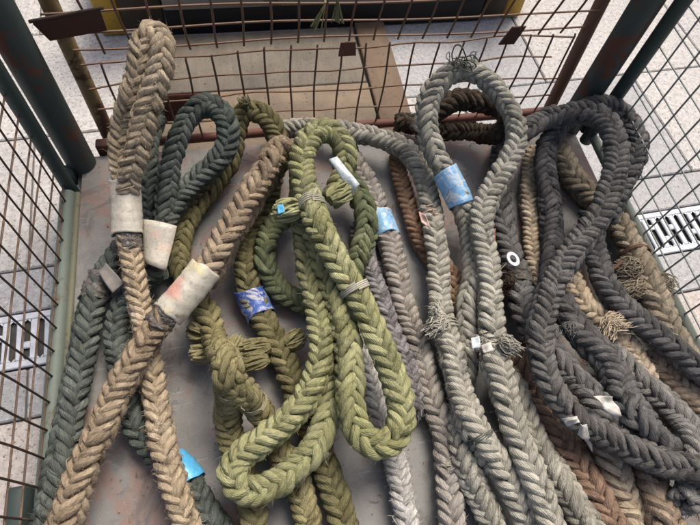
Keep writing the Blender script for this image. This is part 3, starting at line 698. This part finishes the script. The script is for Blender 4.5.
    for q in range(ny_):
        sf = surf[g.integers(0, 12)]; i0 = g.integers(3, n-14)
        if sf[6][i0] < .2: continue
        k_ = g.integers(4, 11); jj = np.linspace(i0, i0+k_, 6).astype(int); off = np.sin(np.linspace(.15, g.uniform(1.6, 3.0), 6))*g.uniform(.0015, .006)
        A0 = g.uniform(-.9, .9); o_ = np.cos(A0)*sf[1][jj]+np.sin(A0)*sf[2][jj]
        P_ = sf[0][i0]*0+sf[0][jj]+sf[4][jj][:, None]*np.cos(A0)*sf[1][jj]+sf[5][jj][:, None]*np.sin(A0)*sf[2][jj]+o_*off[:, None]+g.normal(0, .0008, (6, 3))
        mb_.tube(P_, g.uniform(.0004, .0009), 4)
    if mb_.n:
        o = mb_.build('snagged_yarns', r['mat'], root, True); o.matrix_parent_inverse = inv; o['kind'] = 'stuff'
    return root
def quads_with_tris(name, V, F, tris, st):
    me = bpy.data.meshes.new(name)
    v = np.ascontiguousarray(V, dtype=np.float32); F = np.asarray(F, dtype=np.int32); tr = np.asarray(tris, dtype=np.int32)
    loops = np.concatenate([F.ravel(), tr.ravel()])
    starts = np.concatenate([np.arange(len(F))*4, len(F)*4+np.arange(len(tr))*3]).astype(np.int32)
    me.vertices.add(len(v)); me.vertices.foreach_set('co', v.ravel())
    me.loops.add(len(loops)); me.loops.foreach_set('vertex_index', loops)
    me.polygons.add(len(starts)); me.polygons.foreach_set('loop_start', starts); me.update(calc_edges=True)
    me.polygons.foreach_set('use_smooth', np.ones(len(starts), dtype=bool))
    a = me.attributes.new('st', 'FLOAT_VECTOR', 'POINT'); a.data.foreach_set('vector', np.ascontiguousarray(st, dtype=np.float32).ravel())
    return me
BY = {}
for k, r in enumerate(ROPES):
    build_rope(r, k+1); BY[r['key']] = r

# ------------------------------------------------------------------ parts carried by the ropes
def rpart(r, name, me_or_mb, mat, smooth=True, label=None):
    if isinstance(me_or_mb, MB): o = me_or_mb.build(name, mat, None, smooth)
    else: o = new_obj(name, me_or_mb, mat)
    o.parent = r['root']; o.matrix_parent_inverse = r['inv']
    if label: o['label'] = label
    return o
def near(r, u, v): return int(np.argmin((r['uv'][:, 0]-u)**2+(r['uv'][:, 1]-v)**2))
def sleeve(key, u, v, half, mat, name='tape', grow=1.04, rough=.02, wide=(1, 1), seed=0, arc=None, label=None, skew=.0):
    r = BY[key]; i = near(r, u, v); s = r['s']; a = np.searchsorted(s, s[i]-half); b = np.searchsorted(s, s[i]+half); a = max(a, 1); b = min(b, len(s)-2)
    n = 26; m = 30; ii = np.linspace(a, b, n); g = np.random.default_rng(seed+5)
    lerp = lambda A: np.stack([np.interp(ii, np.arange(len(A)), A[:, k]) for k in range(3)], 1)
    C, N, B, T = lerp(r['C']), lerp(r['N']), lerp(r['B']), lerp(r['T']); sw = np.interp(ii, np.arange(len(r['sw'])), r['sw'])
    al = np.linspace(0, 2*PI, m+1)[:-1] if arc is None else np.linspace(arc[0], arc[1], m)
    f = np.zeros((n, len(al)))
    for q in range(7):
        k1, k2 = g.integers(1, 5), g.uniform(1, 7); f += np.sin(k1*al[None]+k2*np.linspace(0, 3, n)[:, None]+g.uniform(0, 6))*g.uniform(.3, 1)/(1+.25*k1)
    f = f/2.2
    if rough > .05: f += g.normal(0, .5, f.shape)
    # soft square section of the plait under the tape
    sq = 1+.035*np.cos(4*al)[None]
    rr = r['D']/2*sw[:, None]*grow*sq*(1+rough*f)*np.linspace(wide[0], wide[1], n)[:, None]
    if arc is None:
        dseam = np.abs(((al+PI/2) % PI)-PI/2)
        rr = rr*(1+.011*np.sin(2*PI*np.interp(ii, np.arange(len(s)), s)[:, None]/(.383*r['D'])+2.2*dseam[None]))
    if arc is None: rr = rr*(1+.014*((al[None]/(2*PI)+np.linspace(0, 2.6, n)[:, None]) % 1))
    sk = skew*r['D']*np.sin(al+1)[None]*np.linspace(1, -1, n)[:, None]
    V = C[:, None]+rr[..., None]*(np.cos(al)[None, :, None]*N[:, None]+np.sin(al)[None, :, None]*B[:, None])+sk[..., None]*T[:, None]
    rag = np.zeros(len(al))
    for q in range(5): rag += np.sin((q+1)*al+g.uniform(0, 6))*g.uniform(.2, 1)
    V = V+(rag*.0016)[None, :, None]*np.linspace(-1, 1, n)[:, None, None]*T[:, None]
    M_ = len(al); per = arc is None
    # thickness: inner wall
    V2 = V-.0018*(np.cos(al)[None, :, None]*N[:, None]+np.sin(al)[None, :, None]*B[:, None])
    VV = np.vstack([V.reshape(-1, 3), V2.reshape(-1, 3)]); off = n*M_; F = []
    jm = M_ if per else M_-1
    for x in range(n-1):
        for y in range(jm):
            y2 = (y+1) % M_; F += [(x*M_+y, x*M_+y2, (x+1)*M_+y2, (x+1)*M_+y), (off+x*M_+y2, off+x*M_+y, off+(x+1)*M_+y, off+(x+1)*M_+y2)]
    for y in range(jm):
        y2 = (y+1) % M_; F += [(y2, y, off+y, off+y2), ((n-1)*M_+y, (n-1)*M_+y2, off+(n-1)*M_+y2, off+(n-1)*M_+y)]
    if not per:
        for x in range(n-1):
            F += [(x*M_, (x+1)*M_, off+(x+1)*M_, off+x*M_), ((x+1)*M_+M_-1, x*M_+M_-1, off+x*M_+M_-1, off+(x+1)*M_+M_-1)]
    me = np_mesh(name, VV, np.array(F), True)
    return rpart(r, name, me, mat, True, label)
def whip(key, u, v, turns, mat, rad=.0014, spread=.006, grow=1.0, tail=0.0, seed=0, name='twine'):
    r = BY[key]; i = near(r, u, v); g = np.random.default_rng(seed); n = turns*22
    t = np.linspace(0, 1, n); j = np.clip(i+(t-.5)*spread/(r['s'][1]-r['s'][0])*2, 1, len(r['s'])-2)
    lerp = lambda A: np.stack([np.interp(j, np.arange(len(A)), A[:, k]) for k in range(3)], 1)
    C, N, B = lerp(r['C']), lerp(r['N']), lerp(r['B']); a = t*turns*2*PI
    rr = r['D']/2*np.interp(j, np.arange(len(r['sw'])), r['sw'])*grow*(1+.03*np.sin(4*a))
    P = C+rr[:, None]*(np.cos(a)[:, None]*N+np.sin(a)[:, None]*B); m = MB()
    if tail:
        d = g.normal(size=3); d[2] = abs(d[2]); d /= np.linalg.norm(d)
        P = np.vstack([P, P[-1]+np.linspace(.1, 1, 6)[:, None]*tail*d[None]+g.normal(0, .0008, (6, 3))])
    m.tube(P, rad, 5); return rpart(r, name, m, mat)
def tuft(key, a, b, r0, r1, n, mat=None, yr=.0016, name='cut_strand_end', seed=0, curl=.2):
    """a bundle of yarns from a to b (photo spot + height), bound at a and flaring at b"""
    r = BY[key]; A = at(*a); Bp = at(*b); d = Bp-A; L = np.linalg.norm(d); d /= L; g = np.random.default_rng(seed+40)
    x = np.cross(d, [.3, .2, 1]); x /= np.linalg.norm(x); y = np.cross(d, x); m = MB(); t = np.linspace(0, 1, 7)
    for k in range(n):
        rho = math.sqrt(g.uniform(0, 1)); ph = g.uniform(0, 2*PI); tw = g.normal(0, curl*2); fine = yr < .0017; curl = .5 if fine else curl; le = L*(g.uniform(.5, 1.05) if fine else g.uniform(.9, 1.0))*(1-.3*rho*rho)
        prof = r0+(r1-r0)*np.sin(t**.6*PI*.62); an = ph+tw*t
        P = A+d*(t*le)[:, None]+(rho*prof*np.cos(an))[:, None]*x+(rho*prof*np.sin(an))[:, None]*y+np.cumsum(g.normal(0, curl*.0024, (7, 3)), 0)
        P[:, 2] = np.maximum(P[:, 2], .003)
        m.tube(P, np.r_[np.full(6, yr), yr*.7]*1.3*g.uniform(.8, 1.15), 6)
    return rpart(r, name, m, mat or r['mat'])

# tapes
sleeve('tan_a', 127, 207, .055, TAPEW, grow=1.2, seed=1, label='wide cream tape with a faint pink print')
sleeve('tan_b', 189, 291, .050, TAPER, grow=1.14, seed=2, label='cream tape with a red and yellow stain')
sleeve('dkg_blue', 181, 471, .026, TAPEC, grow=1.14, seed=4, label='sky blue tape')
sleeve('olive_eye', 255, 302, .034, TAPED, grow=1.14, seed=5, rough=.04, label='deep blue and white torn tape')
sleeve('mid_grey', 383, 226, .030, TAPEB, grow=1.14, seed=6, rough=.04, label='pale blue tape')
sleeve('grey_eye', 454, 188, .040, TAPEB, grow=1.14, seed=7, rough=.04, label='pale blue tape with white wear')
# tar and worn patches
sleeve('tan_a', 130, 243, .015, TARM, 'tar_patch', 1.01, .09, seed=8, arc=(-1.6, .7))
sleeve('tan_b', 168, 318, .020, TARM, 'tar_patch', 1.01, .10, seed=9, arc=(-1.0, 1.6))
sleeve('dkg_edge', 100, 285, .024, TARM, 'tar_patch', 1.06, .10, seed=10)
sleeve('dark_b2', 514, 281, .020, TARM, 'tar_patch', 1.05, .12, seed=11, arc=(-1.6, 1.6))
# cut strand ends and frays
for a in (('green_mid', (301, 208, .17), (270, 213, .17), .007, .020, 46, None, .0021), ('green_mid', (330, 200, .165), (352, 186, .16), .008, .019, 42, None, .0021),
          ('olive_splice', (207, 335, .06), (186, 328, .06), .007, .017, 36, None, .002), ('olive_splice', (212, 352, .055), (188, 355, .05), .007, .018, 40, None, .002),
          ('olive_splice', (230, 352, .06), (243, 336, .055), .006, .014, 30, None, .002),
          ('olive_eye', (270, 345, .06), (236, 352, .055), .006, .016, 40, None, .002), ('olive_eye', (268, 360, .06), (240, 366, .05), .006, .015, 34, None, .002),
          ('olive_eye', (286, 345, .05), (306, 333, .05), .006, .016, 30, None, .002), ('olive_eye', (246, 106, .14), (243, 96, .15), .004, .010, 20, None, .0014),
          ('grey_arch', (446, 322, .09), (424, 333, .085), .010, .018, 44, None, .0016), ('grey_arch', (438, 312, .1), (430, 310, .1), .010, .016, 34, None, .0016),
          ('grey_eye', (500, 340, .13), (521, 352, .12), .008, .014, 44, None, .0016), ('grey_eye', (482, 338, .12), (476, 352, .11), .006, .012, 26, None, .0016),
          ('khaki', (640, 268, .07), (612, 270, .06), .010, .022, 60, None, .0015), ('khaki', (643, 285, .06), (613, 292, .05), .010, .020, 50, None, .0015),
          ('khaki', (655, 282, .06), (674, 290, .05), .010, .020, 60, None, .0014), ('tan_n5', (606, 322, .075), (634, 325, .075), .009, .018, 50, None, .0013),
          ('tan_n5', (612, 318, .07), (605, 340, .075), .008, .014, 30, None, .0013), ('dark_b2', (513, 285, .08), (503, 278, .08), .008, .014, 26, TAR, .0015),
          ('rust', (514, 356, .04), (531, 345, .05), .008, .018, 40, TAR, .0016), ('dkg_loop', (160, 268, .06), (160, 282, .05), .006, .013, 26, None, .0018),
          ('black_b4', (571, 325, .09), (566, 337, .09), .006, .014, 26, None, .0014), ('tan_b', (284, 150, .16), (289, 143, .16), .012, .017, 60, None, .0010),
          ('mauve_a', (414, 405, .03), (418, 421, .03), .012, .017, 40, None, .0012), ('black_b5', (688, 495, .045), (680, 512, .03), .014, .02, 44, BLK, .0015)):
    tuft(a[0], a[1], a[2], a[3]*1.25, a[4]*1.2, int(a[5]*(3.4 if a[7] < .0017 else 1.5)), a[6], a[7]*(.5 if a[7] < .0017 else 1.), seed=int(a[1][0]*3+a[1][1]))
# twine
whip('green_mid', 311, 205, 4, TWINE, .0014, .010, 1.02, .03, 1); whip('green_mid', 355, 290, 4, TWINE, .0018, .007, 1.0, 0, 2)
whip('olive_splice', 228, 390, 3, OTWINE, .0009, .007, .97, .02, 3); whip('olive_leg', 252, 402, 3, OTWINE, .0009, .006, .97, .02, 4)
whip('grey_arch', 466, 443, 3, DTWINE, .0013, .004, 1.0, 0, 5); whip('mid_grey', 449, 467, 4, TWINE, .0015, .005, 1.0, 0, 6)
whip('grey_arch', 440, 328, 3, TWINE, .0012, .012, 1.03, .02, 7)
whip('grey_eye', 495, 345, 3, DTWINE, .0011, .016, 1.04, .02, 8)
whip('grey_arch', 432, 214, 2, ORANGE, .0014, .012, 1.02, .02, 9)
# bits of bright plastic caught in the grey splice
def scrap(pts, th, crumple, seed, mat, name, r=None, label=None, cat=None, bulge=0):
    """crumpled sheet through four corners"""
    c = [at(*p) for p in pts]; n = 9; g = np.random.default_rng(seed); V = []
    nn = np.cross(c[1]-c[0], c[3]-c[0]); nn /= np.linalg.norm(nn); nn *= np.sign(nn[2]); ph = g.uniform(0, 6, 6)
    for i in range(n):
        for j in range(n):
            a, b = i/(n-1), j/(n-1); p = c[0]*(1-a)*(1-b)+c[1]*a*(1-b)+c[2]*a*b+c[3]*(1-a)*b
            V.append(p+nn*bulge*4*a*(1-a)+nn*crumple*(math.sin(4*a+ph[0])*math.cos(3*b+ph[1])+.5*math.sin(8*b+ph[2]+3*a)))
    V = np.array(V); V = np.vstack([V, V-nn*th]); F = []
    for i in range(n-1):
        for j in range(n-1):
            q = (i*n+j, (i+1)*n+j, (i+1)*n+j+1, i*n+j+1); F += [q, tuple(x+n*n for x in reversed(q))]
    edge = [i*n for i in range(n)]+[(n-1)*n+j for j in range(1, n)]+[i*n+n-1 for i in range(n-2, -1, -1)]+[j for j in range(n-2, 0, -1)]
    for k in range(len(edge)):
        a, b = edge[k], edge[(k+1) % len(edge)]; F.append((b, a, a+n*n, b+n*n))
    me = np_mesh(name, V, np.array(F), True)
    if r is not None: return rpart(BY[r], name, me, mat)
    o = new_obj(name, me, mat); return tag(o, label, cat)
scrap([(471, 338, .145), (479, 336, .148), (481, 347, .148), (472, 349, .145)], .001, .002, 1, TAPES, 'plastic_scrap', 'grey_eye')
scrap([(481, 345, .15), (491, 342, .152), (493, 351, .15), (484, 353, .148)], .001, .002, 2, WHITEP, 'plastic_scrap', 'grey_eye')
scrap([(277, 205, .192), (283, 204, .195), (285, 212, .195), (278, 214, .192)], .001, .001, 3, TAPEC, 'plastic_scrap', 'green_mid')
scrap([(592, 396, .165), (611, 396, .15), (622, 414, .13), (613, 417, .135)], .001, .007, 4, WHITEP, 'plastic_scrap', None, 'torn white plastic piece bulging out between the two black ropes', 'plastic scrap')
scrap([(561, 419, .135), (577, 416, .15), (580, 422, .15), (567, 427, .135)], .001, .006, 5, WHITEP, 'plastic_scrap', None, 'small folded white plastic scrap, its long shadow side on the rust brown rope', 'plastic scrap')
scrap([(581, 423, .15), (586, 427, .148), (593, 451, .09), (577, 436, .11)], .001, .006, 6, WHITEP, 'plastic_scrap', None, 'pointed white plastic scrap hanging down from under the black rope', 'plastic scrap')
scrap([(418, 211, .115), (426, 215, .125), (431, 229, .12), (421, 222, .115)], .001, .002, 7, ORANGE, 'label_strip', 'grey_arch')
scrap([(488, 229, .045), (495, 228, .06), (495, 247, .05), (490, 247, .045)], .002, .001, 8, REDTAG, 'tag', 'dark_b2')
scrap([(98, 272, .085), (106, 263, .092), (124, 283, .09), (112, 293, .082)], .003, .0015, 9, GREYTAG, 'tag', 'dkg_edge')
scrap([(142, 219, .125), (177, 226, .125), (166, 271, .10), (143, 262, .095)], .002, .0022, 10, TAPEW, 'tape', 'dkg_loop', bulge=.014)
scrap([(329, 160, .185), (337, 156, .19), (360, 185, .178), (352, 194, .172)], .0015, .0045, 21, TAPES, 'plastic_strip', 'green_mid', bulge=.004)
# washer tied to the charcoal rope
c = at(513, 259, .085); g = MB(); n = 36
ax = np.array([.3, .15, 1.0]); ax /= np.linalg.norm(ax); e1 = np.cross([0.5, 1, 0], ax); e1 /= np.linalg.norm(e1); e2 = np.cross(ax, e1)
prof = [(.0195, -.0012), (.0200, 0), (.0195, .0012), (.0105, .0012), (.0100, 0), (.0105, -.0012)]; vs = []; fs = []
for k in range(n):
    a = 2*PI*k/n; d = math.cos(a)*e1*.78+math.sin(a)*e2
    for (rr, h) in prof: vs.append(c+d*rr+ax*h)
for k in range(n):
    for j in range(6): k2 = (k+1) % n; j2 = (j+1) % 6; fs.append((k*6+j, k2*6+j, k2*6+j2, k*6+j2))
g.add(vs, fs); rpart(BY['dark_b2'], 'washer', g, WASH)
m = MB(); m.tube(catmull([(*at(508, 262, .085), 0), (*at(502, 268, .08), 0), (*at(496, 276, .07), 0)], 5)[:, :3], .0006, 5); rpart(BY['dark_b2'], 'twine', m, TWINE)
# iron strip round the khaki rope
sleeve('khaki', 631, 255, .0045, IRON, 'iron_strip', 1.12, .01, seed=12, arc=(-2.2, 1.7), skew=.12)
m = MB(); P = [at(611, 270, .075), at(617, 266, .078), at(622, 261, .08)]; m.tube(P, .003, 6); rpart(BY['khaki'], 'iron_strip', m, IRON)
# twine loop on top of the upright grey eye
for k, pts in enumerate(([(454, 66, .25), (452, 54, .27), (455, 46, .285), (461, 46, .29), (465, 54, .275), (468, 63, .255)],
                         [(452, 64, .25), (458, 58, .265), (466, 57, .265), (473, 55, .27), (478, 60, .26)],
                         [(459, 64, .255), (466, 60, .262), (474, 63, .26), (477, 68, .245)], [(455, 68, .25), (463, 62, .262), (470, 64, .26), (472, 72, .245)])):
    m = MB(); m.tube(catmull([(*at(*p), 0) for p in pts], 5)[:, :3], .0016, 6); rpart(BY['grey_eye'], 'twine', m, DTWINE)
for k in range(14):
    g2 = np.random.default_rng(k); u, v = 462+g2.normal(0, 6), 64+g2.normal(0, 3)
    pts = [(u, v+3, .245), (u+g2.normal(0, 4), v-3, .262), (u+g2.normal(0, 7), v-1+g2.normal(0, 3), .26), (u+g2.normal(0, 9), v+4, .25)]
    m = MB(); m.tube(catmull([(*at(*p), 0) for p in pts], 4)[:, :3], .0011, 5); rpart(BY['grey_eye'], 'twine', m, DTWINE)
# green twine ends hanging on the flap
for k, (u0, v0, u1, v1, lab) in enumerate(((325, 1, 315, 25, 'frayed green twine end with a reddish tip hanging on the upper rusty mesh'), (337, -4, 338, 19, 'short grey green twine end hanging beside the green frayed one on the mesh'))):
    A = np.array(CAM+RW@np.array([u0-350, v0-262.5, FPX])*(.88/(RW@np.array([u0-350, v0-262.5, FPX]))[1])); Bp = np.array(CAM+RW@np.array([u1-350, v1-262.5, FPX])*(.905/(RW@np.array([u1-350, v1-262.5, FPX]))[1]))
    g2 = np.random.default_rng(50+k); m = MB(); t = np.linspace(0, 1, 6)[:, None]
    for q in range(16):
        m.tube(A*(1-t)+Bp*t*1.0+g2.normal(0, 1, 3)*t*np.array([.006, .003, .004])+np.array([0, -.006, 0]), .0011, 5)
    m.tube([A+np.array([0, -.006, 0]), A+np.array([0, .006, .004]), A+np.array([0, .012, -.004])], .002, 6)
    o = m.build('twine_end', GRN if k == 0 else DGRN, None, True); tag(o, lab, 'twine')

# ------------------------------------------------------------------ fibre scraps and grit on the floor plate
g = np.random.default_rng(77); m = MB()
for k in range(520):
    c0 = np.array([g.uniform(FX0+.02, FX1-.02), g.uniform(0, FYB-.03), .0035]); a0 = g.uniform(0, 2*PI); L_ = g.uniform(.006, .028); P = [c0]; 
    for q_ in range(4):
        a0 += g.normal(0, .6); P.append(P[-1]+np.array([math.cos(a0), math.sin(a0), 0])*L_/4)
    m.tube(P, g.uniform(.0003, .0007), 3)
for k in range(700):
    x, y, e = g.uniform(FX0+.01, FX1-.01), g.uniform(0, FYB-.02), g.uniform(.0006, .0022)
    v = np.array([[1, 0, -.2], [-.5, .87, -.2], [-.5, -.87, -.2], [0, 0, .9]])*e*g.uniform(.6, 1.3, (4, 3))+np.array([x, y, .0015+e*.2]); m.add(v, [(0, 2, 1), (0, 1, 3), (1, 2, 3), (2, 0, 3)])
o = m.build('floor_debris', plain_mat('grit_and_fibre', (.34, .30, .24), (.12, .10, .08), .9, 9, 0), None, False)
tag(o, 'grit and short rope fibres scattered on the floor plate', 'debris', None, 'stuff')
